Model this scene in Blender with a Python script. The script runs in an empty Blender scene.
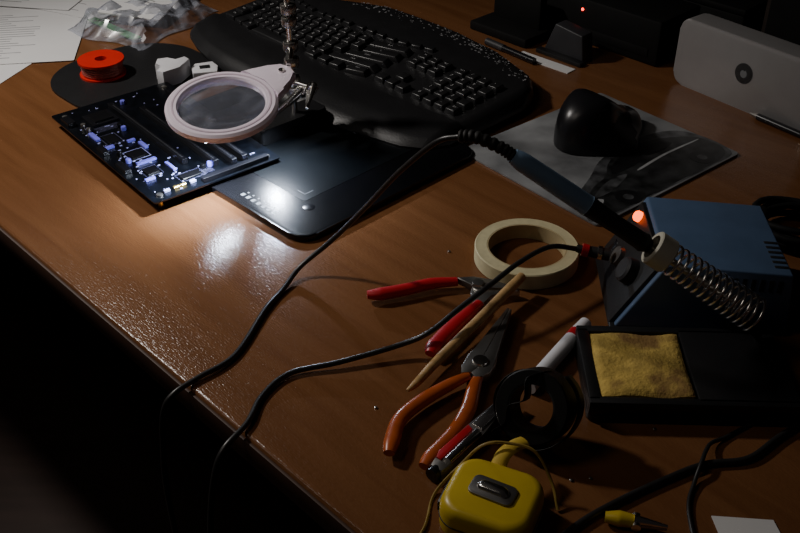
import bpy, bmesh, math, random
from mathutils import Vector, Matrix
random.seed(4)
S=bpy.context.scene
COL=S.collection
rad=math.radians

# ---------------------------------------------------------------- materials
def mat(name,col,rough=.5,metal=0.,var=.15,scale=40.,bump=0.,bscale=300.,emit=None,es=0.,coat=0.,stretch=(1,1,1),spec=.5):
    m=bpy.data.materials.new(name); m.use_nodes=True
    nt=m.node_tree; b=nt.nodes['Principled BSDF']
    tc=nt.nodes.new('ShaderNodeTexCoord'); mp=nt.nodes.new('ShaderNodeMapping')
    mp.inputs['Scale'].default_value=stretch
    nt.links.new(tc.outputs['Object'],mp.inputs['Vector'])
    n=nt.nodes.new('ShaderNodeTexNoise'); n.inputs['Scale'].default_value=scale; n.inputs['Detail'].default_value=5
    nt.links.new(mp.outputs[0],n.inputs['Vector'])
    r=nt.nodes.new('ShaderNodeValToRGB')
    r.color_ramp.elements[0].position=.3; r.color_ramp.elements[1].position=.7
    r.color_ramp.elements[0].color=[max(0,c*(1-var)) for c in col]+[1]
    r.color_ramp.elements[1].color=[min(1,c*(1+var)) for c in col]+[1]
    nt.links.new(n.outputs['Fac'],r.inputs['Fac']); nt.links.new(r.outputs[0],b.inputs['Base Color'])
    b.inputs['Roughness'].default_value=rough; b.inputs['Metallic'].default_value=metal
    b.inputs['Specular IOR Level'].default_value=spec
    b.inputs['Coat Weight'].default_value=coat; b.inputs['Coat Roughness'].default_value=.1
    if bump:
        n2=nt.nodes.new('ShaderNodeTexNoise'); n2.inputs['Scale'].default_value=bscale
        nt.links.new(mp.outputs[0],n2.inputs['Vector'])
        bp=nt.nodes.new('ShaderNodeBump'); bp.inputs['Strength'].default_value=bump; bp.inputs['Distance'].default_value=.001
        nt.links.new(n2.outputs['Fac'],bp.inputs['Height']); nt.links.new(bp.outputs[0],b.inputs['Normal'])
    if emit:
        b.inputs['Emission Color'].default_value=(*emit,1); b.inputs['Emission Strength'].default_value=es
    return m

def wood_mat():
    m=bpy.data.materials.new('cherry_wood'); m.use_nodes=True
    nt=m.node_tree; b=nt.nodes['Principled BSDF']; L=nt.links.new
    tc=nt.nodes.new('ShaderNodeTexCoord'); mp=nt.nodes.new('ShaderNodeMapping'); mp.inputs['Scale'].default_value=(1.2,14,14)
    L(tc.outputs['Object'],mp.inputs['Vector'])
    n=nt.nodes.new('ShaderNodeTexNoise'); n.inputs['Scale'].default_value=4; n.inputs['Detail'].default_value=9; n.inputs['Distortion'].default_value=.6
    L(mp.outputs[0],n.inputs['Vector'])
    r=nt.nodes.new('ShaderNodeValToRGB'); e=r.color_ramp.elements
    e[0].position=.25; e[0].color=(.145,.058,.022,1); e[1].position=.75; e[1].color=(.205,.088,.035,1)
    L(n.outputs['Fac'],r.inputs['Fac']); L(r.outputs[0],b.inputs['Base Color'])
    mp2=nt.nodes.new('ShaderNodeMapping'); mp2.inputs['Scale'].default_value=(.3,1,1)
    L(tc.outputs['Object'],mp2.inputs['Vector'])
    n3=nt.nodes.new('ShaderNodeTexNoise'); n3.inputs['Scale'].default_value=620; n3.inputs['Detail'].default_value=3
    L(mp2.outputs[0],n3.inputs['Vector'])
    bp=nt.nodes.new('ShaderNodeBump'); bp.inputs['Strength'].default_value=.65; bp.inputs['Distance'].default_value=.0006
    L(n3.outputs['Fac'],bp.inputs['Height']); L(bp.outputs[0],b.inputs['Normal'])
    b.inputs['Roughness'].default_value=.20; b.inputs['Specular IOR Level'].default_value=.33
    return m

def lens_mat(lo=.06,hi=.5,rough=.02,hz=.16,h0=.48,h1=.66,sc=14):
    m=bpy.data.materials.new('lens_painted_reflections'); m.use_nodes=True
    nt=m.node_tree; nt.nodes.clear(); L=nt.links.new
    o=nt.nodes.new('ShaderNodeOutputMaterial'); mx=nt.nodes.new('ShaderNodeMixShader')
    t=nt.nodes.new('ShaderNodeBsdfTransparent'); t.inputs[0].default_value=(.93,.94,.97,1)
    g=nt.nodes.new('ShaderNodeBsdfGlossy'); g.inputs['Roughness'].default_value=rough
    lw=nt.nodes.new('ShaderNodeLayerWeight'); lw.inputs['Blend'].default_value=.3
    mr=nt.nodes.new('ShaderNodeMapRange'); mr.inputs['To Min'].default_value=lo; mr.inputs['To Max'].default_value=hi
    L(lw.outputs['Fresnel'],mr.inputs['Value']); L(mr.outputs[0],mx.inputs[0]); L(t.outputs[0],mx.inputs[1]); L(g.outputs[0],mx.inputs[2])
    df=nt.nodes.new('ShaderNodeBsdfDiffuse'); df.inputs[0].default_value=(.75,.8,.95,1)  # pale diffuse swirls painted in place of reflections on the magnifier glass
    n=nt.nodes.new('ShaderNodeTexNoise'); n.inputs['Scale'].default_value=sc; n.inputs['Detail'].default_value=3; n.inputs['Distortion'].default_value=1.5
    tc=nt.nodes.new('ShaderNodeTexCoord'); L(tc.outputs['Object'],n.inputs['Vector'])
    m2=nt.nodes.new('ShaderNodeMapRange'); m2.inputs['From Min'].default_value=h0; m2.inputs['From Max'].default_value=h1; m2.inputs['To Min'].default_value=.05; m2.inputs['To Max'].default_value=hz
    L(n.outputs['Fac'],m2.inputs['Value'])
    mx2=nt.nodes.new('ShaderNodeMixShader'); L(m2.outputs[0],mx2.inputs[0]); L(mx.outputs[0],mx2.inputs[1]); L(df.outputs[0],mx2.inputs[2]); L(mx2.outputs[0],o.inputs[0])
    return m
WOOD=wood_mat(); LENS=lens_mat(); FILM=lens_mat(.22,.7,.25,.28,.4,.7,30); FILM.name='clear_plastic_film'
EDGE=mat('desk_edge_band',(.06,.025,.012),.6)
FLOORM=mat('dark_floorboards',(.045,.026,.020),.6,scale=4,stretch=(1,10,1))
WALLM=mat('dim_wall_paint',(.05,.04,.03),.9,scale=5)
BLK=mat('black_plastic',(.010,.010,.011),.45,bump=.15)
BLKG=mat('glossy_black_plastic',(.008,.008,.010),.25)
MOUSEM=mat('mouse_satin_plastic',(.010,.010,.012),.30)
KEYM=mat('key_plastic',(.014,.014,.015),.36)
PALM=mat('black_leatherette',(.009,.009,.010),.45,bump=.3,bscale=500)
BLKM=mat('matte_black_rubber',(.010,.010,.010),.65)
DIMB=mat('dull_black_casing',(.006,.006,.006),.7,spec=.2)
VTAPE=mat('black_vinyl_tape',(.006,.006,.006),.5,spec=.3)
TABM=mat('tablet_black',(.004,.004,.005),.26,bump=.1,bscale=700)
TABS=mat('tablet_active_surface',(.004,.005,.006),.30,bump=.1,bscale=900)
GREYP=mat('grey_print',(.20,.21,.22),.5)
WHT=mat('white_plastic',(.75,.75,.78),.45,var=.04)
PAPER=mat('white_paper',(.72,.72,.72),.8,var=.05,scale=8)
INK=mat('grey_ink',(.3,.3,.32),.8)
GREEN=mat('green_card',(.12,.42,.14),.6)
RED=mat('red_spool_plastic',(.62,.02,.012),.35,var=.05)
REDG=mat('red_grip_rubber',(.46,.012,.02),.35,var=.1,bump=.1)
ORG=mat('orange_grip_plastic',(.44,.09,.018),.3,var=.25)
STEEL=mat('brushed_steel',(.50,.48,.45),.35,1.,var=.15)
DSTEEL=mat('dark_tool_steel',(.25,.24,.23),.4,.9)
CHROME=mat('chrome',(.85,.83,.80),.20,1.,var=.03)
ALU=mat('anodised_aluminium',(.36,.35,.35),.45,.4,var=.03)
BLUE=mat('blue_painted_metal',(.085,.140,.25),.5,var=.08,bump=.1)
BLUEH=mat('blue_handle_plastic',(.18,.28,.42),.4,var=.05)
CER=mat('cream_ceramic',(.58,.56,.46),.5,var=.06)
LILAC=mat('lilac_silver_plastic',(.90,.79,.90),.30,.0,var=.03)
TAPEM=mat('masking_tape_paper',(.58,.52,.31),.75,var=.08,scale=120)
CARD=mat('cardboard_core',(.42,.34,.18),.85)
YEL=mat('yellow_plastic',(.60,.43,.02),.35,var=.06)
YSTR=mat('yellow_webbing',(.58,.40,.04),.7)
WIREY=mat('ochre_wire',(.30,.20,.04),.5)
BAMB=mat('bamboo_wood',(.46,.28,.11),.55,scale=20,stretch=(8,8,1),var=.25)
PCBM=mat('black_circuit_board',(.0022,.003,.005),.28,var=.6,scale=90)
CHIPM=mat('chip_epoxy',(.004,.004,.005),.32)
PIND=mat('dark_connector',(.005,.005,.007),.32)
BLUEC=mat('blue_component',(.20,.20,.85),.3)
SILK=mat('white_silkscreen',(.42,.44,.80),.6)
SILD=mat('dim_silkscreen',(.07,.07,.14),.6)
GOLD=mat('gold_contact',(.7,.5,.15),.3,.9)
SOLD=mat('tin_solder',(.42,.10,.08),.4,.3,scale=300,var=.3)
CABM=mat('black_cable_rubber',(.022,.021,.021),.36)
LEDR=mat('red_lamp_lens',(.8,.08,.01),.3,emit=(1,.09,.0),es=5)
LEDS=mat('small_red_led',(.8,.02,.02),.3,emit=(1,.02,.01),es=6)
LEDW=mat('white_led_lens',(.9,.9,1),.2,emit=(.8,.88,1),es=20)
GREYD=mat('dark_grey_plastic',(.030,.030,.034),.5)
LEGM=mat('key_legend_print',(.40,.40,.41),.6)
FLAKE=mat('pale_floral_print',(.26,.26,.27),.5,var=.4)
def sponge_mat():
    m=mat('yellow_cellulose_sponge',(.60,.42,.10),.9,var=.25,scale=90,bump=1,bscale=350)
    nt=m.node_tree;b=nt.nodes['Principled BSDF'];L=nt.links.new
    old=b.inputs['Base Color'].links[0].from_socket
    n=nt.nodes.new('ShaderNodeTexNoise');n.inputs['Scale'].default_value=30;n.inputs['Detail'].default_value=7
    tc=nt.nodes.new('ShaderNodeTexCoord');L(tc.outputs['Object'],n.inputs['Vector'])
    r=nt.nodes.new('ShaderNodeValToRGB');r.color_ramp.elements[0].position=.50;r.color_ramp.elements[1].position=.64
    L(n.outputs['Fac'],r.inputs[0])
    mx=nt.nodes.new('ShaderNodeMix');mx.data_type='RGBA';mx.inputs['B'].default_value=(.26,.15,.045,1)
    L(r.outputs[0],mx.inputs['Factor']);L(old,mx.inputs['A']);L(mx.outputs['Result'],b.inputs['Base Color'])
    return m
SPG=sponge_mat()
def pad_mat():
    m=mat('grey_photo_print',(.22,.23,.24),.42,var=.2,scale=5)
    nt=m.node_tree
    r=[n for n in nt.nodes if n.type=='VALTORGB'][0]
    r.color_ramp.elements[0].color=(.08,.083,.088,1); r.color_ramp.elements[1].color=(.32,.33,.34,1)
    n=[n for n in nt.nodes if n.type=='TEX_NOISE'][0]; n.inputs['Scale'].default_value=14; n.inputs['Distortion'].default_value=.1; n.inputs['Detail'].default_value=10
    return m
PADM=pad_mat()

# ---------------------------------------------------------------- helpers
def thing(name,label,cat,loc=(0,0,0),rz=0,group=None):
    e=bpy.data.objects.new(name,None); e.empty_display_size=.02
    e.location=loc; e.rotation_euler=(0,0,rad(rz)); COL.objects.link(e)
    e['label']=label; e['category']=cat
    if group: e['group']=group
    return e
def tag(o,label,cat,group=None):
    o['label']=label;o['category']=cat
    if group:o['group']=group
    return o
def finish(bm,name,m,parent=None,loc=None,rot=None,ang=35,label=None):
    bmesh.ops.recalc_face_normals(bm,faces=bm.faces)
    me=bpy.data.meshes.new(name); bm.to_mesh(me); bm.free()
    me.shade_smooth(); me.set_sharp_from_angle(angle=rad(ang))
    if m: me.materials.append(m)
    o=bpy.data.objects.new(name,me); COL.objects.link(o)
    if parent: o.parent=parent
    if loc: o.location=loc
    if rot: o.rotation_euler=[rad(a) for a in rot]
    if label:o['label']=label
    return o
def box(name,size,loc,m,parent=None,bev=.001,rot=None,seg=2,taper=1.,label=None,base=False):
    bm=bmesh.new(); bmesh.ops.create_cube(bm,size=1)
    for v in bm.verts:
        if v.co.z>0: v.co.x*=taper; v.co.y*=taper
        if base: v.co.z+=.5
        v.co=Vector((v.co.x*size[0],v.co.y*size[1],v.co.z*size[2]))
    if bev: bmesh.ops.bevel(bm,geom=bm.edges[:],offset=bev,segments=seg,profile=.5,affect='EDGES')
    return finish(bm,name,m,parent,loc,rot,label=label)
def prism(name,pts,z0,z1,m,parent=None,bev=0,loc=None,rot=None,seg=2,label=None,ang=35):
    bm=bmesh.new()
    a=[bm.verts.new((p[0],p[1],z0)) for p in pts]; b=[bm.verts.new((p[0],p[1],z1)) for p in pts]
    n=len(pts)
    bm.faces.new(a[::-1]); bm.faces.new(b)
    for i in range(n): bm.faces.new((a[i],a[(i+1)%n],b[(i+1)%n],b[i]))
    if bev:
        es=[e for e in bm.edges if abs(e.verts[0].co.z-e.verts[1].co.z)<1e-7]
        bmesh.ops.bevel(bm,geom=es,offset=bev,segments=seg,profile=.5,affect='EDGES',clamp_overlap=True)
    return finish(bm,name,m,parent,loc,rot,label=label,ang=ang)
def loft(name,outline,layers,m,parent=None,ang=40,loc=None,rot=None):
    bm=bmesh.new(); rings=[]
    for z,s in layers: rings.append([bm.verts.new((p[0]*s,p[1]*s,z)) for p in outline])
    n=len(outline); bm.faces.new(rings[0][::-1]); bm.faces.new(rings[-1])
    for A,B in zip(rings,rings[1:]):
        for i in range(n): bm.faces.new((A[i],A[(i+1)%n],B[(i+1)%n],B[i]))
    return finish(bm,name,m,parent,loc,rot,ang=ang)
def rrect(w,h,r,cx=0,cy=0,n=6):
    out=[]
    for sx,sy,a0 in((1,1,0),(-1,1,90),(-1,-1,180),(1,-1,270)):
        for i in range(n+1):
            a=rad(a0+90*i/n); out.append((cx+sx*(w/2-r)+r*math.cos(a),cy+sy*(h/2-r)+r*math.sin(a)))
    return out
def cat(pts,n=8):
    P=[Vector(p) for p in pts]; out=[]; ts=[]
    for i in range(len(P)-1):
        p0=P[i-1] if i>0 else P[0]*2-P[1]; p1=P[i];p2=P[i+1]; p3=P[i+2] if i+2<len(P) else P[-1]*2-P[-2]
        for k in range(n):
            t=k/n
            out.append(.5*((2*p1)+(p2-p0)*t+(2*p0-5*p1+4*p2-p3)*t*t+(3*p1-p0-3*p2+p3)*t**3)); ts.append(i+t)
    out.append(P[-1]); ts.append(len(P)-1)
    return out,ts
def smoothpoly(pts,n=5):
    P=[(p[0],p[1],0) for p in pts]; P=[P[-1]]+P+[P[0],P[1]]
    s,_=cat(P,n); return [(v.x,v.y) for v in s[n:-n-1]]
def sweep(name,pts,r,m,parent=None,seg=10,n=8,flat=None,smooth=True,loc=None,rot=None,label=None):
    if smooth: sp,ts=cat(pts,n)
    else: sp=[Vector(p) for p in pts]; ts=list(range(len(sp)))
    bm=bmesh.new()
    rings=[]; N=len(sp); up=None
    for i in range(N):
        t=(sp[min(i+1,N-1)]-sp[max(i-1,0)]).normalized()
        if flat is not None:
            a=t.cross(Vector((0,0,1)));a.normalize()
        else:
            if up is None: up=t.orthogonal().normalized()
            a=(up-t*up.dot(t)).normalized(); up=a
        b=t.cross(a).normalized()
        if isinstance(r,(list,tuple)):
            k=min(int(ts[i]),len(r)-2); f=ts[i]-k; rr=r[k]*(1-f)+r[k+1]*f
        else: rr=r
        fl=flat if flat is not None else 1
        rings.append([bm.verts.new(sp[i]+a*rr*math.cos(2*math.pi*j/seg)+b*rr*fl*math.sin(2*math.pi*j/seg)) for j in range(seg)])
    for i in range(N-1):
        for j in range(seg): bm.faces.new((rings[i][j],rings[i][(j+1)%seg],rings[i+1][(j+1)%seg],rings[i+1][j]))
    bm.faces.new(rings[0][::-1]); bm.faces.new(rings[-1])
    return finish(bm,name,m,parent,loc,rot,ang=60,label=label)
def lathe(name,prof,m,parent=None,loc=None,rot=None,seg=48,closed=True,ang=35,label=None):
    bm=bmesh.new(); rings=[]
    for r,z in prof:
        rings.append([bm.verts.new((r*math.cos(2*math.pi*j/seg),r*math.sin(2*math.pi*j/seg),z)) for j in range(seg)] if r>1e-6 else [bm.verts.new((0,0,z))])
    K=len(prof)
    for i in range(K if closed else K-1):
        A=rings[i];B=rings[(i+1)%K]
        for j in range(seg):
            j2=(j+1)%seg
            if len(A)==1 and len(B)==1: continue
            if len(A)==1: bm.faces.new((A[0],B[j],B[j2]))
            elif len(B)==1: bm.faces.new((A[j],A[j2],B[0]))
            else: bm.faces.new((A[j],A[j2],B[j2],B[j]))
    return finish(bm,name,m,parent,loc,rot,ang=ang,label=label)
def rodz(name,p0,p1,r,m,parent=None,seg=16,r2=None,label=None,flat=None):
    p0=Vector(p0);p1=Vector(p1)
    return sweep(name,[p0,p1],[r,r if r2 is None else r2],m,parent,seg=seg,smooth=False,label=label,flat=flat)
TEXTM={}
def text(name,body,size,m,parent,loc):
    k=(body,size)
    if k not in TEXTM:
        c=bpy.data.curves.new(name,'FONT'); c.body=body; c.size=size; c.align_x='CENTER'; c.align_y='CENTER'; c.extrude=.00008; c.resolution_u=2
        t=bpy.data.objects.new('tmp_text',c); COL.objects.link(t)
        bpy.context.view_layer.update()
        me=bpy.data.meshes.new_from_object(t.evaluated_get(bpy.context.evaluated_depsgraph_get()))
        me.name=name; me.materials.clear(); me.materials.append(m)
        bpy.data.objects.remove(t); bpy.data.curves.remove(c); TEXTM[k]=me
    o=bpy.data.objects.new(name,TEXTM[k]); COL.objects.link(o); o.parent=parent; o.location=loc; return o
def strip(parent,name,pts_list,z0,z1,m):
    bm=bmesh.new()
    for (x,y,w,h) in pts_list:
        vs=[bm.verts.new(c) for c in((x,y,z1),(x+w,y,z1),(x+w,y+h,z1),(x,y+h,z1),(x,y,z0),(x+w,y,z0),(x+w,y+h,z0),(x,y+h,z0))]
        for f in((0,1,2,3),(4,7,6,5),(0,4,5,1),(1,5,6,2),(2,6,7,3),(3,7,4,0)): bm.faces.new([vs[i] for i in f])
    return finish(bm,name,m,parent)

# ---------------------------------------------------------------- setting
DR=-46.1
desk=thing('desk','cherry-brown wooden desk with worn satin top','desk',(-.029,.470,0),DR)
prism('desk_top',[(-2.0,0),(.9,0),(.9,1.5),(-2.0,1.5)],-.030,0,WOOD,desk,bev=.004,seg=3)
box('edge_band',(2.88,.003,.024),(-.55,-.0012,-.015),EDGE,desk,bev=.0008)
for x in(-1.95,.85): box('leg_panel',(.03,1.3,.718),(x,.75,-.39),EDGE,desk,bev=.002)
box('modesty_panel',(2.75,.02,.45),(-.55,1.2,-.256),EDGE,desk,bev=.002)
def struct(o): o['kind']='structure'; return o
struct(box('floor',(6,6,.05),(0,1.5,-.775),FLOORM,bev=0))
e1=Vector((math.cos(rad(DR)),math.sin(rad(DR)),0)); e2=Vector((-e1.y,e1.x,0)); O=Vector((-.029,.470,0))
wc=O+e1*-.5+e2*1.54
struct(box('wall_back',(4.5,.06,2.6),(wc.x,wc.y,.55),WALLM,bev=0,rot=(0,0,DR)))
wc=O+e1*-2.6+e2*.3
struct(box('wall_left',(.06,3.5,2.6),(wc.x,wc.y,.55),WALLM,bev=0,rot=(0,0,DR)))

# ---------------------------------------------------------------- graphics tablet
tab=thing('graphics_tablet','flat black graphics tablet with rounded corners under circuit board','graphics tablet',(-.100,.838,0),45)
prism('tablet_body',rrect(.275,.345,.022,.1375,.1725,8),0,.008,TABM,tab,bev=.002,seg=3)
prism('active_surface',rrect(.205,.245,.003,.155,.18,3),.0079,.0083,TABS,tab)
for (x,y,sx,sy) in((.062,.068,1,1),(.248,.068,-1,1),(.062,.292,1,-1),(.248,.292,-1,-1)):
    strip(tab,'corner_mark',[(x if sx>0 else x-.012,y,.012,.0006),(x,y if sy>0 else y-.012,.0006,.012)],.0082,.0085,GREYP)
strip(tab,'printed_icon',[(.012,.060+i*.009,.005,.0045) for i in range(7)]+[(.020,.060+i*.009,.0018,.002) for i in range(7)],.0079,.0082,GREYP)['kind']='stuff'
lathe('touch_button',[(0,.0078),(.006,.0078),(.0064,.0085),(.0055,.0088),(0,.0088)],BLKG,tab,(.048,.045,0),closed=False)

# ---------------------------------------------------------------- keyboard
kb=thing('computer_keyboard','black ergonomic keyboard with curved palm rest and white legends','keyboard',(.035,1.0165,.0085),-45.6)
FR=[(0,.035),(.015,.006),(.04,-.010),(.12,-.028),(.2,-.036),(.3,-.036),(.38,-.028),(.45,-.012),(.5,.008),(.52,.025),(.53,.06)]
BK=[(0,.17),(.012,.205),(.04,.235),(.12,.262),(.2,.27),(.336,.262),(.42,.24),(.48,.205),(.52,.16),(.53,.12)]
def interp(T,u):
    for i in range(len(T)-1):
        if u<=T[i+1][0]:
            f=(u-T[i][0])/(T[i+1][0]-T[i][0]); return T[i][1]*(1-f)+T[i+1][1]*f
    return T[-1][1]
def sm(a,b,x):
    t=max(0,min(1,(x-a)/(b-a))); return t*t*(3-2*t)
def crown(u): return .007*math.exp(-((u-.31)/.12)**2)
def split(u): return interp(FR,min(max(u,.04),.49))*.35+.068
def kh(u,v,palm):
    e=min(sm(0,.014,u),sm(.53,.515,u))
    f=interp(FR,u);b=interp(BK,u)
    if palm: z=.009+.008*sm(0,.045,v-f)-.001*sm(.05,.09,v-f)
    else: z=.013+.008*sm(.05,.22,v)
    ed=min(sm(0,.012,v-f),sm(0,.012,b-v))
    return (z+crown(u))*(.25+.75*min(e,ed))
us=[0,.004,.008,.014,.02,.03]+[.04+i*.0112 for i in range(41)]+[.495,.505,.512,.518,.524,.53]
def kpart(name,lo,hi,palm,m,nv=14):
    bm=bmesh.new(); rows=[]
    for u in us:
        a=lo(u);b=hi(u)
        rows.append([bm.verts.new((-u,a+(b-a)*k/nv,kh(u,a+(b-a)*k/nv,palm))) for k in range(nv+1)])
    bot=[[bm.verts.new((-u,lo(u),0)),bm.verts.new((-u,hi(u),0))] for u in us]
    for i in range(len(us)-1):
        for k in range(nv): bm.faces.new((rows[i][k],rows[i+1][k],rows[i+1][k+1],rows[i][k+1]))
        bm.faces.new((rows[i][0],bot[i][0],bot[i+1][0],rows[i+1][0])); bm.faces.new((rows[i][-1],rows[i+1][-1],bot[i+1][1],bot[i][1]))
        bm.faces.new((bot[i][0],bot[i][1],bot[i+1][1],bot[i+1][0]))
    for q in(0,-1): bm.faces.new(rows[q]+[bot[q][1],bot[q][0]])
    return finish(bm,name,m,kb,ang=50)
sp=lambda u:max(interp(FR,u)+.002,min(split(u),interp(BK,u)-.004))
kpart('palm_rest',lambda u:interp(FR,u),lambda u:sp(u)-.0008,True,PALM)
kpart('keyboard_body',lambda u:sp(u)+.0008,lambda u:interp(BK,u),False,BLK,20)
def keymesh(w,d,h):
    bm=bmesh.new(); bmesh.ops.create_cube(bm,size=1)
    for v in bm.verts:
        t=.80 if v.co.z>0 else 1
        v.co=Vector((v.co.x*w*t,v.co.y*d*t,(v.co.z+.5)*h))
    bmesh.ops.bevel(bm,geom=bm.edges[:],offset=.0010,segments=2,profile=.5,affect='EDGES')
    bmesh.ops.recalc_face_normals(bm,faces=bm.faces)
    me=bpy.data.meshes.new('key'); bm.to_mesh(me); bm.free(); me.shade_smooth(); me.set_sharp_from_angle(angle=rad(40)); me.materials.append(KEYM); return me
KM={}
def key(name,u,v,w=.0176,d=.0178,ch=None,h=.0075):
    kk=(round(w,4),round(d,4),h)
    if kk not in KM: KM[kk]=keymesh(w,d,h)
    o=bpy.data.objects.new(name,KM[kk]); COL.objects.link(o); o.parent=kb
    z=kh(u,v,False)-.001; o.location=(-u,v,z)
    sl=(rowv(u+.01,0)-rowv(u-.01,0))/.02
    o.rotation_euler=(rad(3),0,-math.atan(sl))
    if ch: text('key_legend',ch,.0066 if len(ch)==1 else .0038,LEGM,o,(-.002 if len(ch)==1 else 0,.002,h+.0001))
def rowv(u,r):
    b=.084 if u<.175 else .084-.010*math.sin(math.pi*min(1,(u-.175)/.33))
    return b-.012*sm(.17,.24,u)+.012*sm(.38,.5,u)+r*.0196
rows=[list("ZXCVBNM,./"),list("ASDFGHJKL;'"),list("QWERTYUIOP[]"),list("1234567890-=")]
for r,chs in enumerate(rows):
    n=len(chs); start=.497-.019*(1.2+.35*(3-r))
    key('key',.492,rowv(.492,r+1),.0172+.010*(.5),ch=['Shift','Caps','Tab','`'][r])
    for i,c in enumerate(chs):
        key('key',start-i*.019,rowv(start-i*.019,r+1),ch=c)
    ue=start-n*.019
    wid=max(.0172,ue+.0095-.187)
    um=(ue+.0095+.187)/2
    key('key',um,rowv(um,r+1),wid,ch=['Shift','Enter','\\','Back'][r])
for (u,w,c) in((.488,.026,'Ctrl'),(.461,.022,None),(.437,.022,'Alt'),(.36,.122,None),(.284,.022,'Alt'),(.26,.020,None),(.238,.02,None),(.207,.034,'Ctrl')):
    key('key',u,rowv(u,0),w,ch=c)
for c,u in enumerate([.168,.149,.130]):
    for r in(0,3,4):
        key('navigation_key',u,rowv(u,r),ch=None if r==0 else [['Del','End','PgD'],['Ins','Hm','PgU']][r-3][c])
key('navigation_key',.149,rowv(.149,1))
nump=[['0','','.','Ent'],['1','2','3',''],['4','5','6','+'],['7','8','9',''],['Num','/','*','-']]
for r in range(5):
    for c in range(4):
        key('number_key',.100-c*.0195,rowv(.1,r),ch=nump[r][c] or None)
for i in range(16):
    u=.49-i*.0195-(.008 if i>4 else 0)-(.008 if i>8 else 0)
    key('function_key',u,rowv(u,5)+.006,.0165,.0105,h=.0055,ch='Esc' if i==0 else None)
bm=bmesh.new()
for _ in range(230):
    u=random.uniform(.03,.38); b=interp(BK,u); v=b-.011-random.random()**1.5*.026
    if v<rowv(u,5)+.017: continue
    s=random.uniform(.0006,.0024); a0=random.uniform(0,6.3); vs=[]
    for q in range(6):
        a=a0+q*math.pi/3; r=s*random.uniform(.5,1.2)
        uu=u+r*math.cos(a); vv=v+r*math.sin(a)*.7; vs.append(bm.verts.new((-uu,vv,kh(uu,vv,False)+.0004)))
    bm.faces.new(vs)
finish(bm,'floral_print',FLAKE,kb)['kind']='stuff'

# ---------------------------------------------------------------- black round-cornered mat, spool, connectors
mt=prism('desk_mat',rrect(.205,.215,.085,0,0,12),0,.003,BLK,None,bev=.0008,loc=(-.362,1.258,0),rot=(0,0,-46))
tag(mt,'thin black rounded mat under the red solder spool','mat')
spl=thing('solder_spool','red plastic spool of solder wire on black mat','solder spool',(-.408,1.262,.003))
lathe('spool_flange',[(.008,0),(.031,0),(.031,.0025),(.0245,.003),(.0245,.019),(.031,.0195),(.031,.0225),(.008,.0225)],RED,spl)
lathe('solder_winding',[(.0245,.004),(.0275,.004)]+[(.0275+(.0006 if i%2 else 0),.004+i*.0016) for i in range(1,9)]+[(.0275,.0185),(.0245,.0185)],SOLD,spl)
a=prism('plastic_connector_housing',[(-.030,-.010),(-.006,-.020),(.022,-.016),(.027,-.004),(.010,-.002),(.014,.014),(.004,.024),(-.012,.016),(-.014,.002),(-.028,.002)],0,.024,WHT,None,bev=.002,loc=(-.310,1.245,.003),rot=(0,0,65))
tag(a,'white angular plastic connector housing on black mat','plastic connector')
cl=thing('plastic_clip','small white square plastic clip with dark slot','plastic clip',(-.266,1.255,.003),15)
prism('clip_body',[(-.017,-.016),(.015,-.018),(.018,.002),(.012,.018),(-.012,.016),(-.018,.004)],0,.013,WHT,cl,bev=.0015)
box('clip_slot',(.014,.010,.002),(0,0,.013),BLK,cl,bev=.0004)

# ---------------------------------------------------------------- circuit board
PZ=.0125
pcb=thing('circuit_board','large black computer circuit board with blue components','circuit board',(-.262,.901,PZ),39.5)
prism('board',rrect(.161,.270,.003,.0805,.135,2),0,.0018,PCBM,pcb)
for (x,y) in((.012,.012),(.149,.012),(.149,.13),(.012,.255),(.149,.255)):
    gz=-(PZ-.008) if x>.1 and y<.2 else -PZ
    if x>.1 and y>.2: gz=-(PZ-.003)
    lathe('standoff',[(0,gz),(.003,gz),(.003,0),(0,0)],GOLD,pcb,(x,y,0),seg=12,closed=False)
    lathe('mounting_screw',[(0,.0018),(.004,.0018),(.0035,.0035),(0,.004)],STEEL,pcb,(x,y,0),seg=12,closed=False)
def chip(x,y,w,d,h=.003,m=CHIPM,name='chip'): box(name,(w,d,h),(x,y,.0018+h/2),m,pcb,bev=.0004,seg=1)
for x,y,l in((.068,.150,.19),(.094,.120,.18),(.112,.095,.15),(.126,.095,.15)):
    chip(x,y,.0068,l,.007,PIND,'expansion_slot')
    strip(pcb,'slot_contact',[(x-.0009,y-l/2+.006+i*.004,.0018,.0022) for i in range(int((l-.012)/.004))],.0087,.0090,GREYD)['kind']='stuff'
chip(.144,.19,.008,.09,.008,PIND,'expansion_slot')
chip(.044,.222,.034,.034,.003,PIND,'processor_socket'); chip(.044,.222,.024,.024,.005,CHIPM,'heat_sink')
OUT=[(.036,.112,.018,.018,1),(.030,.066,.014,.016,0),(.030,.165,.014,.022,0),(.060,.030,.024,.012,0),(.146,.08,.010,.02,0)]
for x,y,w,d,br in OUT:
    chip(x,y,w,d,.0015)
    strip(pcb,'silkscreen_outline',[(x-w/2-.003,y-d/2-.003,w+.006,.0005),(x-w/2-.003,y+d/2+.003,w+.006,.0005),(x-w/2-.003,y-d/2-.003,.0005,d+.006),(x+w/2+.003,y-d/2-.003,.0005,d+.0065)],.0018,.0020,SILK if br else SILD)
for x,y in((.02,.100),(.02,.122),(.053,.178),(.053,.188),(.085,.245),(.018,.2),(.018,.215),(.08,.035),(.088,.035)):
    lathe('capacitor',[(0,.0018),(.0032,.0018),(.0032,.006),(.0028,.0066),(0,.0066)],[BLUEC,CHIPM,STEEL][int(x*1000+y*1000)%3],pcb,(x,y,0),seg=16,closed=False)
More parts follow.
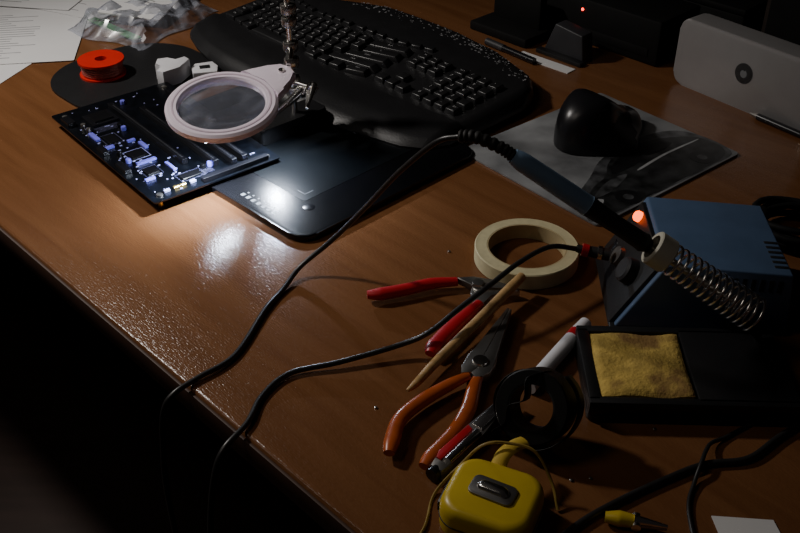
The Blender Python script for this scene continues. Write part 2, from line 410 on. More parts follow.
for x,y,w,d in((.036,.088,.024,.005),(.052,.126,.005,.018),(.016,.180,.006,.022),(.052,.060,.004,.022),(.018,.145,.012,.005),(.046,.145,.010,.004),(.020,.048,.012,.004)):
    chip(x,y,w,d,.003,BLUEC,'blue_connector')
chip(.008,.088,.008,.024,.005,PIND,'port_connector'); chip(.008,.14,.008,.018,.005,PIND,'port_connector'); chip(.008,.235,.010,.022,.006,PIND,'port_connector')
for x,mm in((.022,SILK),(.034,GOLD),(.042,GOLD),(.054,SILK)): chip(x,.014,.007,.004,.003,mm,'pin_header')
chip(.105,.007,.085,.007,.006,PIND,'memory_socket')
strip(pcb,'socket_label',[(.066,.0135,.078,.0010)],.0018,.0020,SILK)
o=strip(pcb,'surface_components',[(random.uniform(.008,.060) if k%3 else random.uniform(.008,.153),random.uniform(.008,.262),random.choice([.0012,.002,.003]),random.choice([.001,.0015])) for k in range(110)],.0018,.0024,SILK); o['kind']='stuff'
tr=[]
for i in range(10): tr.append((.070+i*.0018,.022,.0005,.012)); tr.append((.026,.190+i*.0014,.03,.0003))
strip(pcb,'silkscreen_trace',tr,.0018,.0019,SILD)['kind']='stuff'

# ---------------------------------------------------------------- helping hand with magnifier
hx,hy=-.128,1.092
hh=thing('helping_hand_magnifier','helping-hand stand holding lilac-rimmed round magnifier over circuit board','magnifier stand',(hx,hy,.0085))
prism('stand_base',rrect(.098,.036,.004),0,.020,BLK,hh,bev=.002,rot=(0,0,42),loc=(-.010,-.006,0),seg=3)
rodz('stand_rod',(0,0,.018),(-.002,.002,.36),.0035,CHROME,hh)
for z in(.048,.062,.085,.105,.135,.150):
    lathe('rod_clamp',[(.0034,-.006),(.008,-.006),(.009,-.004),(.009,.004),(.008,.006),(.0034,.006)],STEEL,hh,(0,0,z),seg=16)
RC=Vector((-.194,.980,.090))-Vector((hx,hy,.0085))
rot=(10,0,0); RM=Matrix.Rotation(rad(10),4,'X')
lathe('magnifier_rim',[(.0475,-.003),(.049,-.0055),(.0585,-.0055),(.0615,-.003),(.0615,.003),(.0585,.0055),(.049,.0055),(.0475,.003)],LILAC,hh,RC,rot,seg=72,ang=20)
lathe('rim_groove',[(.0525,.0054),(.0545,.0054),(.0545,.0060),(.0525,.0060)],mat('lilac_inner_line',(.64,.52,.62),.4),hh,RC,rot,seg=72)
lathe('lens',[(0,-.0035),(.030,-.0025),(.0476,-.0008),(.0476,.0008),(.030,.0025),(0,.0035)],LENS,hh,RC,rot,seg=64,closed=False,ang=60)
def d45(a,b):
    c=.7071; return (a*c-b*c,a*c+b*c)
prism('magnifier_handle',[d45(*p) for p in((.052,-.033),(.066,-.028),(.080,-.018),(.094,-.013),(.098,0),(.094,.013),(.080,.018),(.066,.028),(.052,.033),(.0585,.018),(.060,0),(.0585,-.018))],-.005,.0056,LILAC,hh,bev=.002,loc=RC,rot=rot)
lathe('handle_screw',[(0,.0056),(.004,.0056),(.0035,.0075),(0,.008)],CHROME,hh,RC+RM@Vector((*d45(.085,0),0)),rot,seg=16,closed=False)
hd=RC+(RM@Vector((*d45(.094,0),0)))
rodz('ball_arm',hd,(0,0,.105),.004,CHROME,hh)
lathe('wing_nut',[(0,-.004),(.006,-.004),(.007,0),(.006,.004),(0,.004)],CHROME,hh,hd+Vector((.004,.004,.008)),seg=8,closed=False)
rodz('cross_bar',(-.014,.004,.062),(.026,-.020,.060),.003,CHROME,hh)
for s,(c,t) in enumerate((((.010,-.017,.054),(-.032,-.062,.034)),((.024,-.018,.060),(.020,-.052,.050)))):
    c=Vector(c);t=Vector(t)
    lathe('clip_joint',[(0,-.007),(.006,-.005),(.008,0),(.006,.005),(0,.007)],CHROME,hh,c,seg=14,closed=False)
    for q in(-1,1):
        off=Vector((.0025*q,0,.0025*q))
        rodz('alligator_clip_jaw',c+off,t+off*.1,.0052,CHROME,hh,seg=8,r2=.0016)
HW=Vector((hx,hy,.0085)); LEDP=[]
for a in(258,30):
    lp=RC+RM@Vector((.0535*math.cos(rad(a)),.0535*math.sin(rad(a)),-.0055))
    lathe('rim_led',[(0,-.0035),(.002,-.003),(.0028,-.001),(.0028,0),(0,0)],LEDW,hh,lp,rot,seg=16,closed=False)
    LEDP.append(HW+lp+Vector((0,0,-.0045)))

# ---------------------------------------------------------------- mouse pad and mouse
mp=thing('mouse_pad','mouse pad printed with a grey picture of a car','mouse pad',(.209,.8748,0),39.4)
prism('pad_sheet',rrect(.252,.218,.006,.126,.109,4),0,.003,PADM,mp,bev=.0006)
DK=mat('print_dark',(.018,.019,.020),.42,var=.85,scale=70); VD=mat('print_black',(.007,.007,.008),.42,var=.4,scale=45); MD=mat('print_mid',(.060,.062,.066),.42,var=.8,scale=60); LT=mat('print_light',(.36,.37,.38),.42,var=.3)
prism('car_print_shadow',smoothpoly([(.006,.006),(.010,.030),(.030,.055),(.07,.074),(.12,.096),(.20,.100),(.247,.075),(.248,.010),(.20,.003),(.10,.003)]),.003,.00315,MD,mp)
prism('car_print_body',smoothpoly([(.018,.016),(.030,.040),(.055,.056),(.085,.064),(.115,.084),(.16,.092),(.20,.086),(.228,.072),(.246,.055),(.247,.022),(.225,.006),(.17,.005),(.09,.005),(.035,.006)]),.00315,.0033,DK,mp)
prism('car_print_windscreen',smoothpoly([(.095,.062),(.120,.080),(.158,.085),(.154,.066),(.13,.060)]),.0033,.00345,VD,mp)
prism('car_print_side_window',smoothpoly([(.162,.067),(.167,.085),(.195,.079),(.210,.068),(.19,.063)]),.0033,.00345,VD,mp)
prism('car_print_bonnet',smoothpoly([(.040,.040),(.060,.050),(.088,.056),(.108,.052),(.09,.044),(.06,.037)]),.0033,.00345,MD,mp)
prism('car_print_highlight',smoothpoly([(.13,.052),(.18,.056),(.235,.054),(.236,.052),(.18,.053),(.13,.049)]),.0033,.0035,LT,mp)
prism('car_print_headlamp',smoothpoly([(.028,.028),(.038,.036),(.044,.031),(.034,.025)]),.0033,.0035,LT,mp)
for x,y in((.070,.018),(.208,.022)):
    lathe('car_print_wheel',[(0,.0033),(.015,.0033),(.015,.0035),(0,.0035)],VD,mp,(x,y,0),seg=24,closed=False)
    lathe('car_print_hub',[(0,.0035),(.006,.0035),(.006,.0036),(0,.0036)],MD,mp,(x,y,0),seg=16,closed=False)
ms=thing('computer_mouse','black wireless computer mouse with humped back on mouse pad','mouse',(.243,1.078,.003),-52)
def mouse_part(name,test,m,dz=0,sc=1.):
    bm=bmesh.new(); NA=72;NP=26; g={}
    def P(i,j):
        a=2*math.pi*i/NA; p=(math.pi/2)*j/NP
        rr=max(0.,math.cos(p))**.45; x=math.cos(a)*rr; y=math.sin(a)*rr
        W=.040-.010*sm(-.35,.45,y)+.007*sm(.5,1,y)
        sp_=math.sin(p)
        W+=.020*(1-sm(0,.34,sp_))*math.exp(-((y-.05)/.55)**2)-.008*math.exp(-((y-.15)/.4)**2)*sm(.25,.45,sp_)*(1-sm(.6,.95,sp_))
        h=.060*(1-.56*sm(-.35,.70,y)-.12*sm(-.3,-1,y))*(sp_**.80)
        return Vector((x*W*sc-.004*(h/.05), y*.066*sc, h*sc+.0015+dz))
    for i in range(NA):
        for j in range(NP):
            ps=[P(i,j),P(i+1,j),P(i+1,j+1),P(i,j+1)]; c=sum(ps,Vector())/4
            if not test(c): continue
            vs=[]
            for q in ps:
                k=(round(q.x,6),round(q.y,6),round(q.z,6))
                if k not in g: g[k]=bm.verts.new(q)
                if g[k] not in vs: vs.append(g[k])
            if len(vs)>2:
                try: bm.faces.new(vs)
                except ValueError: pass
    return finish(bm,name,m,ms,ang=50)
side=lambda c:abs(c.x)>.014 and .007<c.z<.032 and -.036<c.y<.034
mouse_part('mouse_shell',lambda c:(c.y<=.012 or c.z<.010) and not side(c),MOUSEM)
mouse_part('side_grip',lambda c:c.x<-.012 and c.z<.034 and c.z>.005 and -.039<c.y<.037,BLKM,-.0004,.990)
mouse_part('side_grip',lambda c:c.x>.012 and c.z<.034 and c.z>.005 and -.039<c.y<.037,BLKM,-.0004,.990)
mouse_part('mouse_button',lambda c:c.y>.012 and c.z>=.010 and c.x<-.005 and not side(c),MOUSEM,-.0004)
mouse_part('mouse_button',lambda c:c.y>.012 and c.z>=.010 and c.x>=.001 and not side(c),MOUSEM,-.0004)
mouse_part('mouse_button_gap',lambda c:c.y>.008 and c.z>=.008 and -.012<c.x<.008,BLKM,-.0014)
lathe('scroll_wheel',[(0,-.003),(.008,-.003),(.009,0),(.008,.003),(0,.003)],STEEL,ms,(-.0025,.040,.0185),(0,90,0),seg=24,closed=False)
lathe('mouse_foot',[(0,0),(.028,0),(.030,.0015),(0,.0015)],BLKM,ms,seg=32,closed=False)

# ---------------------------------------------------------------- masking tape
tp=thing('masking_tape_roll','roll of beige masking tape lying flat on desk','masking tape',(.1265,.816,0))
lathe('tape_winding',[(.0400,0),(.0510,0),(.0520,.001),(.0520,.016),(.0510,.017),(.049,.0167),(.046,.017),(.043,.0167),(.0400,.017)],TAPEM,tp,seg=80)
lathe('cardboard_core',[(.0385,.0005),(.0400,.0005),(.0400,.0168),(.0385,.0168)],CARD,tp,seg=80)

# ---------------------------------------------------------------- side cutters
def rel(pts,b): return [(p[0]-b[0],p[1]-b[1],p[2]) for p in pts]
B=(.0745,.7607)
ct=thing('side_cutters','open wire cutters with red rubber handles','wire cutters',(*B,0))
sweep('handle',rel([(-.031,.746,.008),(-.018,.7475,.008),(.005,.7545,.008),(.030,.764,.008),(.055,.7675,.008)],B),[.0045,.0068,.0065,.0062,.0048],REDG,ct,flat=.85,seg=16)
sweep('handle',rel([(.026,.660,.008),(.030,.669,.008),(.046,.694,.008),(.062,.716,.008),(.074,.733,.008)],B),[.0045,.0078,.0080,.0066,.0048],REDG,ct,flat=.75,seg=16)
prism('jaw',[(-.022,.010),(-.004,.012),(.014,.006),(.034,-.004),(.039,-.0085),(.020,-.006),(.004,-.008),(-.006,-.002)],.004,.011,DSTEEL,ct,bev=.0015)
prism('jaw',[(-.006,-.028),(.004,-.030),(.010,-.016),(.022,-.010),(.039,-.010),(.030,-.001),(.010,.006),(-.004,.004),(-.008,-.010)],.003,.009,STEEL,ct,bev=.0015)
lathe('pivot',[(0,.010),(.006,.010),(.0055,.0125),(0,.013)],STEEL,ct,seg=20,closed=False)

# ---------------------------------------------------------------- bamboo stick
a=sweep('bamboo_brush_handle',[(.006,.610,.010),(.014,.620,.010),(.035,.652,.0105),(.075,.706,.014),(.105,.747,.017),(.116,.762,.018)],[.0015,.0035,.0044,.0047,.0050,.0044],BAMB,None,seg=12)
tag(a,'slim tapered bamboo stick resting across the cutters','wooden stick')

# ---------------------------------------------------------------- needle nose pliers
B=(.0665,.6389)
nn=thing('needle_nose_pliers','needle-nose pliers with worn orange plastic handles','pliers',(*B,0))
sweep('handle',rel([(-.0085,.540,.009),(-.0065,.552,.009),(.000,.5775,.009),(.019,.600,.009),(.042,.619,.009),(.058,.630,.009)],B),[.0045,.0066,.0062,.0064,.0058,.0042],ORG,nn,flat=.8,seg=16)
sweep('handle',rel([(.018,.526,.009),(.024,.536,.009),(.0425,.562,.009),(.055,.588,.009),(.061,.612,.009),(.066,.628,.009)],B),[.0045,.0066,.0062,.0066,.006,.0045],ORG,nn,flat=.8,seg=16)
ax=Vector((.0337,.0796,0)).normalized(); pr=Vector((-ax.y,ax.x,0))
def pp(a,b): q=ax*a+pr*b; return (q.x,q.y)
prism('jaw',[pp(*p) for p in((-.014,.010),(-.006,.013),(.010,.013),(.022,.010),(.055,.006),(.087,.0022),(.087,.0003),(.02,.0004),(.0,-.002),(-.010,.002))],.004,.013,STEEL,nn,bev=.0015)
prism('jaw',[pp(*p) for p in((-.016,-.004),(-.004,-.012),(.010,-.013),(.022,-.010),(.055,-.006),(.087,-.0022),(.087,-.0003),(.02,-.0004),(.0,.002),(-.010,.003))],.004,.0128,DSTEEL,nn,bev=.0015)
lathe('pivot',[(0,.013),(.007,.013),(.0065,.0145),(0,.015)],CHROME,nn,(ax.x*.006,ax.y*.006,0),seg=20,closed=False)

# ---------------------------------------------------------------- marker
B=(.1652,.699)
mk=thing('marker_pen','white barrelled marker pen with red band near tip','marker pen',(*B,0))
d=Vector((-.0515,-.073,0)).normalized()
def mpnt(l,z=.0075): return (d.x*l,d.y*l,z)
rodz('barrel',mpnt(.022),mpnt(.100),.0068,WHT,mk,seg=20)
rodz('red_band',mpnt(.012),mpnt(.022),.0070,REDG,mk,seg=20)
rodz('cap_end',mpnt(-.006),mpnt(.012),.0058,WHT,mk,seg=20,r2=.0066)

# ---------------------------------------------------------------- utility knife
B=(.0265,.5216)
kn=thing('utility_knife','silver and red craft knife partly under black tape','craft knife',(*B,0))
d=Vector((.062,.077,0)).normalized(); n_=Vector((-d.y,d.x,0))
def kp(a,b): q=d*a+n_*b; return(q.x,q.y)
prism('knife_body',[kp(*p) for p in((0,-.006),(.012,-.009),(.05,-.0085),(.100,-.006),(.100,.006),(.05,.0075),(.012,.0085),(0,.005))],0,.013,DSTEEL,kn,bev=.003)
prism('red_grip',[kp(*p) for p in((.008,.001),(.050,.001),(.052,.0065),(.014,.0075),(.008,.005))],.0125,.0148,REDG,kn,bev=.0008)
prism('metal_nose',[kp(*p) for p in((.054,-.005),(.104,-.0045),(.104,.0045),(.054,.005))],.0125,.0145,CHROME,kn,bev=.0008)
rodz('slider_button',(*kp(.010,-.004),.013),(*kp(.050,-.004),.013),.0040,CHROME,kn)
rodz('end_cap',(*kp(-.004,0),.007),(*kp(.006,0),.007),.006,BLKG,kn)

# ---------------------------------------------------------------- black tape roll (leaning)
bt=thing('electrical_tape_roll','roll of black electrical tape with loose unwound loops','electrical tape',(.106,.566,.0345))
bt.rotation_euler=(rad(24),rad(-54),rad(30))
lathe('tape_winding',[(.0190,-.013),(.0285,-.013),(.0295,-.012),(.0295,.012),(.0285,.013),(.0190,.013)],VTAPE,bt,seg=64)
lathe('inner_core',[(.0175,-.0125),(.0190,-.0125),(.0190,.0125),(.0175,.0125)],BLKM,bt,seg=64)
def ribbon(name,pts,w):
    sp_,_=cat(pts,4); bm=bmesh.new(); prev=None
    for p in sp_:
        r=[bm.verts.new((p[0],p[1],p[2]+q)) for q in(-w,w)]
        if prev: bm.faces.new((prev[0],r[0],r[1],prev[1]))
        prev=r
    o=finish(bm,name,VTAPE,bt,ang=60); md=o.modifiers.new('thickness','SOLIDIFY'); md.thickness=.0005
ribbon('loose_tape_end',[(.030*(1.02+.010*i)*math.cos(rad(60+18*i)),.030*(1.02+.010*i)*math.sin(rad(60+18*i)),.004*math.sin(i*.8)) for i in range(17)],.009)
ribbon('loose_tape_end',[(.030,.006,.004),(.018,.014,.012),(.004,.006,.016),(-.008,.014,.013),(-.022,.010,.008),(-.036,.016,.002),(-.044,.008,-.004)],.008)

# ---------------------------------------------------------------- tape measure
tm=thing('tape_measure','yellow plastic tape measure with chrome belt clip','tape measure',(.066,.482,0),-24)
ol=[(p[0]+.0,p[1]) for p in rrect(.068,.060,.017,0,0,8)]
loft('case',ol,[(0,.93),(.002,.975),(.006,1.0),(.022,1.0),(.026,.975),(.0285,.93),(.030,.86),(.0305,.80)],YEL,tm,ang=50)
prism('belt_clip',rrect(.034,.019,.005,0,0,4),.0300,.0325,DSTEEL,tm,bev=.001,rot=(0,0,-4))
loft('clip_ridge',rrect(.024,.009,.004,0,0,4),[(.0325,1),(.0345,.9),(.0355,.7)],CHROME,tm,ang=50,rot=(0,0,-4))
box('rubber_bumper',(.008,.026,.012),(-.0325,-.004,.015),BLK,tm,bev=.003)
sweep('seam_groove',[(p[0]*1.0005,p[1]*1.0005,.014) for p in ol]+[(ol[0][0],ol[0][1],.014)],.0006,GREYD,tm,seg=6,smooth=False)
R27=Matrix.Rotation(rad(24),4,'Z')
def tml(x,y,z): return R27@Vector((x-.066,y-.482,z))
sweep('wrist_strap',[tml(.070,.506,.020),tml(.0765,.519,.028),tml(.086,.528,.029),tml(.094,.534,.027)],.0060,YSTR,tm,flat=.5)
a=sweep('loose_wire',[(.006,.452,.0015),(.018,.475,.0015),(.026,.506,.0015),(.046,.520,.018),(.062,.524,.034),(.080,.524,.036),(.100,.518,.033),(.112,.505,.015),(.116,.49,.0015)],.0012,WIREY,None,seg=6)
tag(a,'thin ochre wire looping over the tape measure','wire')

# ---------------------------------------------------------------- soldering station
st=thing('soldering_station','blue metal soldering station with black sloping control panel','soldering station',(.1905,.703,0),-3)
def sideprism(name,prof,y0,y1,m,parent,bev=.002,loc=None):
    bm=bmesh.new(); a=[bm.verts.new((p[0],y0,p[1])) for p in prof]; b=[bm.verts.new((p[0],y1,p[1])) for p in prof]; n=len(prof)
    bm.faces.new(a); bm.faces.new(b[::-1])
    for i in range(n): bm.faces.new((a[i],b[i],b[(i+1)%n],a[(i+1)%n]))
    if bev: bmesh.ops.bevel(bm,geom=bm.edges[:],offset=bev,segments=3,profile=.5,affect='EDGES')
    return finish(bm,name,m,parent,loc)
sideprism('housing',[(.004,.004),(.160,.004),(.152,.066),(.042,.073)],0,.118,BLUE,st)
sideprism('control_panel',[(-.001,.003),(.004,.003),(.0415,.070),(.0365,.070)],.006,.112,BLK,st,bev=.001)
sideprism('bottom_plate',[(.0,0),(.162,0),(.162,.005),(.0,.005)],-.001,.119,BLK,st,bev=.001)
for i in range(10): box('vent_slot',(.0038,.0016,.012),(.072+i*.0078,0,.0575-.0004*i),BLKM,st,bev=.0004)
for i in range(6): box('vent_slot',(.012,.0038,.0016),(.144,.012+i*.0078,.0662),BLKM,st,bev=.0004,rot=(0,3.6,0))
def panel(y,s): return Vector((.0015+.0355*s,y,.003+.067*s))
q=panel(.094,.90); ry=-61.5
lathe('power_light',[(0,0),(.0054,0),(.0054,.004),(.0040,.0060),(0,.0066)],LEDR,st,q,(0,ry,0),seg=20,closed=False)
lathe('control_knob',[(0,0),(.013,0),(.012,.010),(.010,.012),(0,.012)],GREYD,st,panel(.035,.55),(0,ry,0),seg=32,closed=False)
lathe('socket',[(0,0),(.010,0),(.009,.006),(0,.006)],DSTEEL,st,panel(.073,.42),(0,ry,0),seg=24,closed=False)
box('rocker_switch',(.014,.009,.004),panel(.098,.35),BLKG,st,bev=.001,rot=(0,ry,0))

# stand with coil
sd=thing('soldering_iron_stand','black soldering iron stand with steel coil holder','soldering iron stand',(.152,.583,0),-2)
prism('stand_base',rrect(.170,.100,.006,.085,.05),0,.008,BLK,sd,bev=.0015)
for (x,y,w,d_) in((.085,.004,.170,.008),(.085,.096,.170,.008),(.005,.05,.010,.092),(.129,.05,.082,.092)):
    box('tray_wall' ,(w,d_,.014),(x,y,.015),BLK,sd,bev=.0012)
P1=Vector((.2141-.152,.6854-.583,.100)); P2=Vector((.3010-.152,.6680-.583,.047))
AX=(P2-P1).normalized(); A1=AX.orthogonal().normalized(); A2=AX.cross(A1)
turns=15; pts=[]
Lc=(P2-P1).length
for i in range(turns*20+1):
    t=i/(turns*20); a=2*math.pi*turns*t; r=.0130+.0026*t
    pts.append(P1+AX*(.006+t*(Lc-.006))+A1*r*math.cos(a)+A2*r*math.sin(a))
sweep('coil_spring',pts,.00125,CHROME,sd,seg=8,smooth=False)
q=AX.to_track_quat('Z','Y').to_euler()
o=lathe('ceramic_ring',[(.0108,-.008),(.0142,-.008),(.0152,-.007),(.0152,.008),(.0142,.009),(.0108,.009)],CER,sd,P1,seg=40); o.rotation_euler=q
sweep('spring_bracket',[P2+Vector((.0,.0,-.016)),P2+Vector((.006,.0,-.024)),P2+Vector((.006,0,-.038))],.0035,BLK,sd)
sgm=bmesh.new(); bmesh.ops.create_grid(sgm,x_segments=24,y_segments=24,size=.5)
for v in sgm.verts:
    x,y=v.co.x,v.co.y
    ed=min(.5-abs(x),.5-abs(y))
    v.co=Vector((x*.076,y*.080,.0160-.003*(1-sm(0,.06,ed))+.0012*math.sin(x*9)*math.cos(y*7)+random.uniform(-.0003,.0003)))
ext=bmesh.ops.extrude_edge_only(sgm,edges=[e for e in sgm.edges if e.is_boundary])
for v in ext['geom']:
    if isinstance(v,bmesh.types.BMVert): v.co.z=0
bmesh.ops.contextual_create(sgm,geom=[e for e in sgm.edges if e.is_boundary])
a=finish(sgm,'cleaning_sponge',SPG,None,(.2015,.631,.008),(0,0,-2))
tag(a,'yellow scorched cleaning sponge in the stand tray','sponge')

# ---------------------------------------------------------------- soldering iron + cable
si=thing('soldering_iron','blue-handled soldering iron resting in coil holder, trailing black cable','soldering iron',(.214,.685,.10))
D=Vector((-.836,.163,.526)).normalized()
I=lambda l:D*l
sweep('grip',[I(.006),I(.012),I(.018),I(.040),I(.062),I(.070)],[.0055,.0086,.0078,.0076,.0084,.0090],BLKM,si,seg=20)
sweep('handle',[I(.070),I(.074),I(.100),I(.135),I(.146)],[.0092,.0088,.0086,.0082,.0064],BLUEH,si,seg=20)
sweep('heating_shaft',[I(.006),I(-.05),I(-.065),I(-.085)],[.0034,.0032,.0026,.0008],STEEL,si,seg=14,smooth=False)
W=Vector((.214,.685,.10))
c0=W+D*.146
sr=[c0,c0+D*.012,Vector((.062,.7155,.190)),Vector((.048,.7195,.189))]
sp_,_=cat([p-W for p in sr],10)
sweep('strain_relief',sp_,[.0056 if i%3 else .0042 for i in range(len(sp_))],BLKM,si,seg=14,smooth=False)
cab=[(.050,.719,.1892),(.030,.730,.178),(0,.752,.138),(-.024,.772,.098),(-.0476,.790,.060),(-.070,.797,.032),(-.0977,.789,.010),(-.112,.762,.003),(-.1259,.7295,.003),(-.145,.6644,.003),(-.172,.634,.0035),(-.190,.6165,.001),(-.199,.609,-.012),(-.204,.606,-.05),(-.208,.605,-.11),(-.204,.600,-.25),(-.192,.585,-.36),(-.178,.560,-.30),(-.165,.545,-.16),(-.155,.540,-.07),(-.147,.543,-.02),(-.139,.553,.000),(-.1235,.578,.004),(-.1151,.6116,.003),(-.0944,.6395,.0035),(-.052,.6513,.006),(0,.6673,.012),(.0262,.673,.022),(.0532,.6943,.032),(.0811,.7178,.040),(.1107,.747,.045),(.1415,.772,.045),(.1700,.782,.036)]
sweep('cable',[Vector(p)-W for p in cab],.0025,CABM,si,seg=10,n=10)
sweep('plug',[Vector(p)-W for p in((.1690,.782,.0365),(.184,.780,.034),(.2000,.776,.033))],[.0036,.0055,.006],BLKM,si,seg=16)
rodz('red_collar',Vector((.174,.7815,.0358))-W,Vector((.180,.7805,.0348))-W,.0062,REDG,si)
rodz('metal_collar',Vector((.189,.7792,.0338))-W,Vector((.193,.7785,.0335))-W,.0067,CHROME,si)

# ---------------------------------------------------------------- bottom-right bits
a=sweep('power_cable',[(.42,.595,.003),(.345,.588,.003),(.305,.566,.003),(.270,.540,.003),(.235,.534,.003),(.200,.518,.003),(.165,.499,.003),(.132,.478,.003),(.10,.45,.003)],.0028,CABM,None,seg=10)
tag(a,'black cable curving across desk','cable')
a=sweep('thin_cable',[(.300,.590,.0018),(.262,.566,.0018),(.246,.556,.0045),(.238,.545,.0078),(.230,.530,.0080),(.222,.515,.0030),(.212,.49,.0018),(.208,.44,.0018)],.0017,CABM,None,seg=8)
tag(a,'thin black lead branching across the cable','cable')
pn=prism('paper_slip',[(0,0),(.044,-.004),(.048,-.040),(.003,-.042)],0,.0008,PAPER,None,loc=(.2275,.485,.0004)); tag(pn,'small blank off-white paper slip on desk','paper slip')
ac=thing('alligator_clip','small steel alligator clip with yellow boot','alligator clip',(.166,.476,0),-12)
sweep('clip_boot',[(-.018,0,.006),(-.008,0,.0065),(.002,0,.006)],[.004,.006,.005],YEL,ac)
rodz('jaw',(.002,0,.008),(.026,0,.006),.004,CHROME,ac,seg=8,r2=.0015)
rodz('jaw',(.002,0,.004),(.026,0,.004),.004,STEEL,ac,seg=8,r2=.0015)
lathe('spring_pivot',[(0,-.006),(.0035,-.006),(.0035,.006),(0,.006)],CHROME,ac,(.004,0,.006),(90,0,0),seg=14,closed=False)
for i,(x,y) in enumerate(((.145,.522),(.205,.575),(.13,.52),(.190,.60),(-.02,.60),(.05,.83))):
    a=lathe('solder_crumb',[(0,0),(.0012,.0002),(.0014,.0012),(0,.002)],STEEL,None,(x,y,0),seg=8,closed=False); tag(a,'tiny bright crumb of solder on desk','solder crumb','solder crumbs on desk')

# ---------------------------------------------------------------- coiled lead behind station
cb=thing('coiled_cable','bundle of coiled glossy black cable on desk','cable',(.412,.858,0),-20)
pts=[]
for i in range(0,121):
    a=2*math.pi*i/24; r=.036+.005*math.sin(i*.37)
    pts.append((r*1.15*math.cos(a),r*math.sin(a),.004+.0042*(i/24)+.001*math.sin(i*.9)))
sweep('cable_loops',pts,.0036,DIMB,cb,seg=8,smooth=False)
box('cable_tie',(.014,.018,.026),(-.040,0,.013),DIMB,cb,bev=.003)

# ---------------------------------------------------------------- silver computer
mc=thing('compact_computer','silver aluminium compact computer standing on edge with round dark emblem','computer',(.3700,1.2450,0),-52)
def upright(name,prof,y0,y1,m,parent,bev=.002):
    bm=bmesh.new(); a=[bm.verts.new((p[0],y0,p[1])) for p in prof]; b=[bm.verts.new((p[0],y1,p[1])) for p in prof]; n=len(prof)
    bm.faces.new(a); bm.faces.new(b[::-1])
    for i in range(n): bm.faces.new((a[i],b[i],b[(i+1)%n],a[(i+1)%n]))
    if bev:
        es=[e for e in bm.edges if abs(e.verts[0].co.y-e.verts[1].co.y)<1e-7]
        bmesh.ops.bevel(bm,geom=es,offset=bev,segments=3,profile=.5,affect='EDGES')
    return finish(bm,name,m,parent)
upright('computer_case',rrect(.210,.092,.016,.105,.046,8),0,.034,ALU,mc,.002)
cir=lambda r:[(.106+r*math.cos(2*math.pi*i/40),.048+r*1.05*math.sin(2*math.pi*i/40)) for i in range(40)]
upright('logo_emblem',cir(.0128),-.0006,.0004,BLKG,mc,0)
upright('logo_centre',[(.106+.0048*math.cos(2*math.pi*i/40),.0475+.0052*math.sin(2*math.pi*i/40)-(.0014 if i in(9,10,11) else 0)) for i in range(40)],-.0009,-.0004,GREYP,mc,0)
pe=thing('ballpoint_pen','black ballpoint pen lying beside the silver computer','pen',(.452,1.128,.0045),-53)
rodz('pen_barrel',(0,0,0),(.10,0,0),.0043,BLKG,pe); rodz('pen_tip',(-.012,0,0),(0,0,0),.001,STEEL,pe,r2=.0042)
box('pen_clip',(.035,.003,.0015),(.08,0,.0055),CHROME,pe,bev=.0004)

# ---------------------------------------------------------------- back objects
rt=thing('network_router','black router box with small red status light','router',(.323,1.394,0),-46)
box('router_case',(.20,.10,.065),(0,0,.0335),DIMB,rt,bev=.004)
lathe('status_led',[(0,0),(.0022,0),(.0020,.0012),(0,.0016)],LEDS,rt,(-.032,-.0500,.050),(90,0,0),seg=12,closed=False)
box('router_vent',(.15,.002,.012),(.01,-.0502,.018),DIMB,rt,bev=.0004)
ds=thing('phone_stand','dark grey wedge-shaped stand beside a white card','stand',(.238,1.330,0),-46)
sideprism('stand_wedge',[(-.036,0),(.036,0),(.030,.040),(-.018,.046)],-.008,.016,GREYD,ds,bev=.002)
box('stand_lip',(.08,.012,.006),(0,-.014,.003),BLK,ds,bev=.001)
a=prism('white_card',[(-.045,-.010),(.048,-.009),(.048,.010),(-.044,.010)],0,.0012,PAPER,None,loc=(.203,1.308,.0),rot=(0,0,-44)); tag(a,'narrow white card lying beside dark stand','card')
pe2=thing('felt_pen','dark capped pen lying behind the keyboard','pen',(.150,1.345,.0055),-50)
rodz('pen_barrel',(0,0,0),(.06,0,0),.0048,BLKG,pe2); rodz('pen_cap',(-.035,0,0),(.0,0,0),.0054,GREYD,pe2)
spk=thing('desktop_speaker','dark desktop speaker standing behind the silver computer','speaker',(.575,1.270,0),-50)
prism('speaker_cabinet',rrect(.13,.12,.01),0,.22,mat('dark_brown_vinyl',(.022,.015,.012),.6),spk,bev=.003)
box('speaker_grille',(.11,.004,.19),(0,-.0605,.112),DIMB,spk,bev=.0015)
lathe('speaker_dial',[(0,0),(.01,0),(.009,.008),(0,.008)],GREYD,spk,(.03,-.062,.03),(90,0,0),seg=24,closed=False)
bx=thing('storage_box','low black storage box behind silver computer','box',(.480,1.445,0),-46)
box('box_body',(.16,.14,.055),(0,0,.0275),DIMB,bx,bev=.003); box('box_lid',(.164,.144,.010),(0,0,.060),DIMB,bx,bev=.003)
cc=thing('charging_dock','small black charging dock beside the keyboard','dock',(.165,1.415,0),-46)
box('dock_base',(.11,.06,.014),(0,0,.007),DIMB,cc,bev=.003); box('dock_back',(.09,.016,.05),(0,.02,.036),DIMB,cc,bev=.003)
a=prism('green_folder',rrect(.20,.14,.004),0,.012,GREEN,None,bev=.001,loc=(.620,1.51,0),rot=(0,0,-46)); tag(a,'green cardboard folder lying on desk','folder')

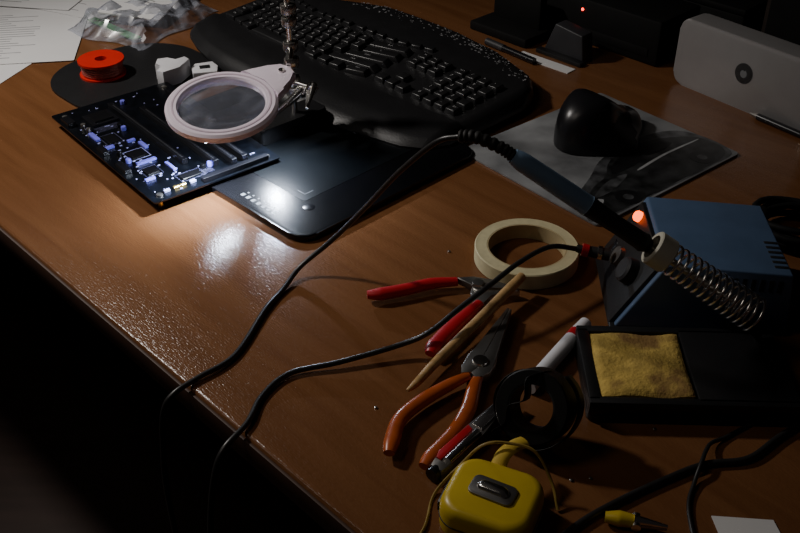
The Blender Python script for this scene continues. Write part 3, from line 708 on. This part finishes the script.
# ---------------------------------------------------------------- papers and bag at the left
def sheet(w,h,loc,rz,lines,label,green=False):
    e=thing('printed_page',label,'paper',loc,rz,'loose printed papers on desk')
    prism('sheet',rrect(w,h,.001),0,.0008,PAPER,e)
    strip(e,'printed_text',[( -w/2+.02+random.uniform(0,.004),-h/2+.02+i*.009,random.uniform(.4,.8)*(w-.04),.0018) for i in range(lines)],.0008,.0010,INK)['kind']='stuff'
    if green: box('green_edge',(w,.012,.0004),(0,h/2-.008,.0012),GREEN,e,bev=0)
sheet(.21,.27,(-.600,1.395,0),-18,22,'white printed page with grey text lines')
sheet(.21,.27,(-.585,1.430,.0012),8,20,'white printed page lying askew on another')
sheet(.20,.26,(-.500,1.620,.0024),-25,18,'white printed page with green header strip',True)
sheet(.18,.12,(-.60,1.575,.004),-10,6,'small white printed page with green strip',True)
bg=thing('plastic_bag','crumpled clear plastic bag holding a white leaflet','plastic bag',(-.395,1.465,0),-30)
bmg=bmesh.new(); bmesh.ops.create_grid(bmg,x_segments=30,y_segments=22,size=.5)
for v in bmg.verts:
    x,y=v.co.x,v.co.y; e=min(sm(.5,.38,abs(x)),sm(.5,.34,abs(y)))
    z=.002+e*(.018+.008*math.sin(x*14+y*9)*math.cos(y*17-x*5)+.003*math.sin(x*41)*math.sin(y*37))
    v.co=Vector((x*.155+.006*math.sin(y*11),y*.19+.006*math.sin(x*9),z))
finish(bmg,'bag_film',FILM,bg,ang=20)
prism('leaflet',rrect(.100,.125,.002),.002,.004,PAPER,bg,loc=(-.022,.030,.018),rot=(4,3,18))
strip(bg,'leaflet_print',[(-.035,.02+i*.009,.03,.002) for i in range(5)],.0245,.0248,INK)['kind']='stuff'
prism('green_insert',rrect(.12,.014,.002),.002,.004,GREEN,bg,loc=(-.01,-.055,.002),rot=(0,0,-12))

a=sweep('floor_cable',[(-.9,.9,-.746),(-.6,.75,-.746),(-.45,.85,-.746),(-.2,.7,-.746),(0,.8,-.746)],.004,GREYD,None,seg=8); tag(a,'dark cable lying loose on the floor','cable')

# ---------------------------------------------------------------- lights
def area(name,loc,target,size,power,col):
    l=bpy.data.lights.new(name,'AREA'); l.shape='DISK'; l.size=size; l.energy=power; l.color=col
    o=bpy.data.objects.new(name,l); COL.objects.link(o); o.location=loc
    o.rotation_euler=(Vector(target)-Vector(loc)).to_track_quat('-Z','Y').to_euler(); return o
def spot(name,loc,target,power,col,ang,r,blend=.6):
    l=bpy.data.lights.new(name,'SPOT'); l.energy=power; l.color=col; l.spot_size=rad(ang); l.spot_blend=blend; l.shadow_soft_size=r
    o=bpy.data.objects.new(name,l); COL.objects.link(o); o.location=loc
    o.rotation_euler=(Vector(target)-Vector(loc)).to_track_quat('-Z','Y').to_euler(); return o
for i,p in enumerate(LEDP):
    t=p+(Vector((-.03,-.005,-.08)) if i==0 else Vector((.0,-.05,-.08)))
    spot('rim_led_light',p,t,2.8 if i==0 else 3.4,(.74,.84,1),145,.004,.9)
spot('room_lamp',(-.90,1.22,.90),(-.28,1.04,0),36,(1,.94,.88),86,.05,1.0)
area('ceiling_lamp',(-.85,.45,1.35),(0,.8,0),.5,1.4,(1,.89,.78))
w=bpy.data.worlds.new('World'); S.world=w; w.use_nodes=True
bgn=w.node_tree.nodes['Background']; bgn.inputs[0].default_value=(.65,.55,.55,1); bgn.inputs[1].default_value=.010

# ---------------------------------------------------------------- camera
c=bpy.data.cameras.new('camera'); c.lens=985/800*36; c.sensor_width=36; c.clip_start=.01
o=bpy.data.objects.new('camera',c); COL.objects.link(o); o.location=(0,0,.563); o.rotation_euler=(rad(55),0,0)
S.camera=o
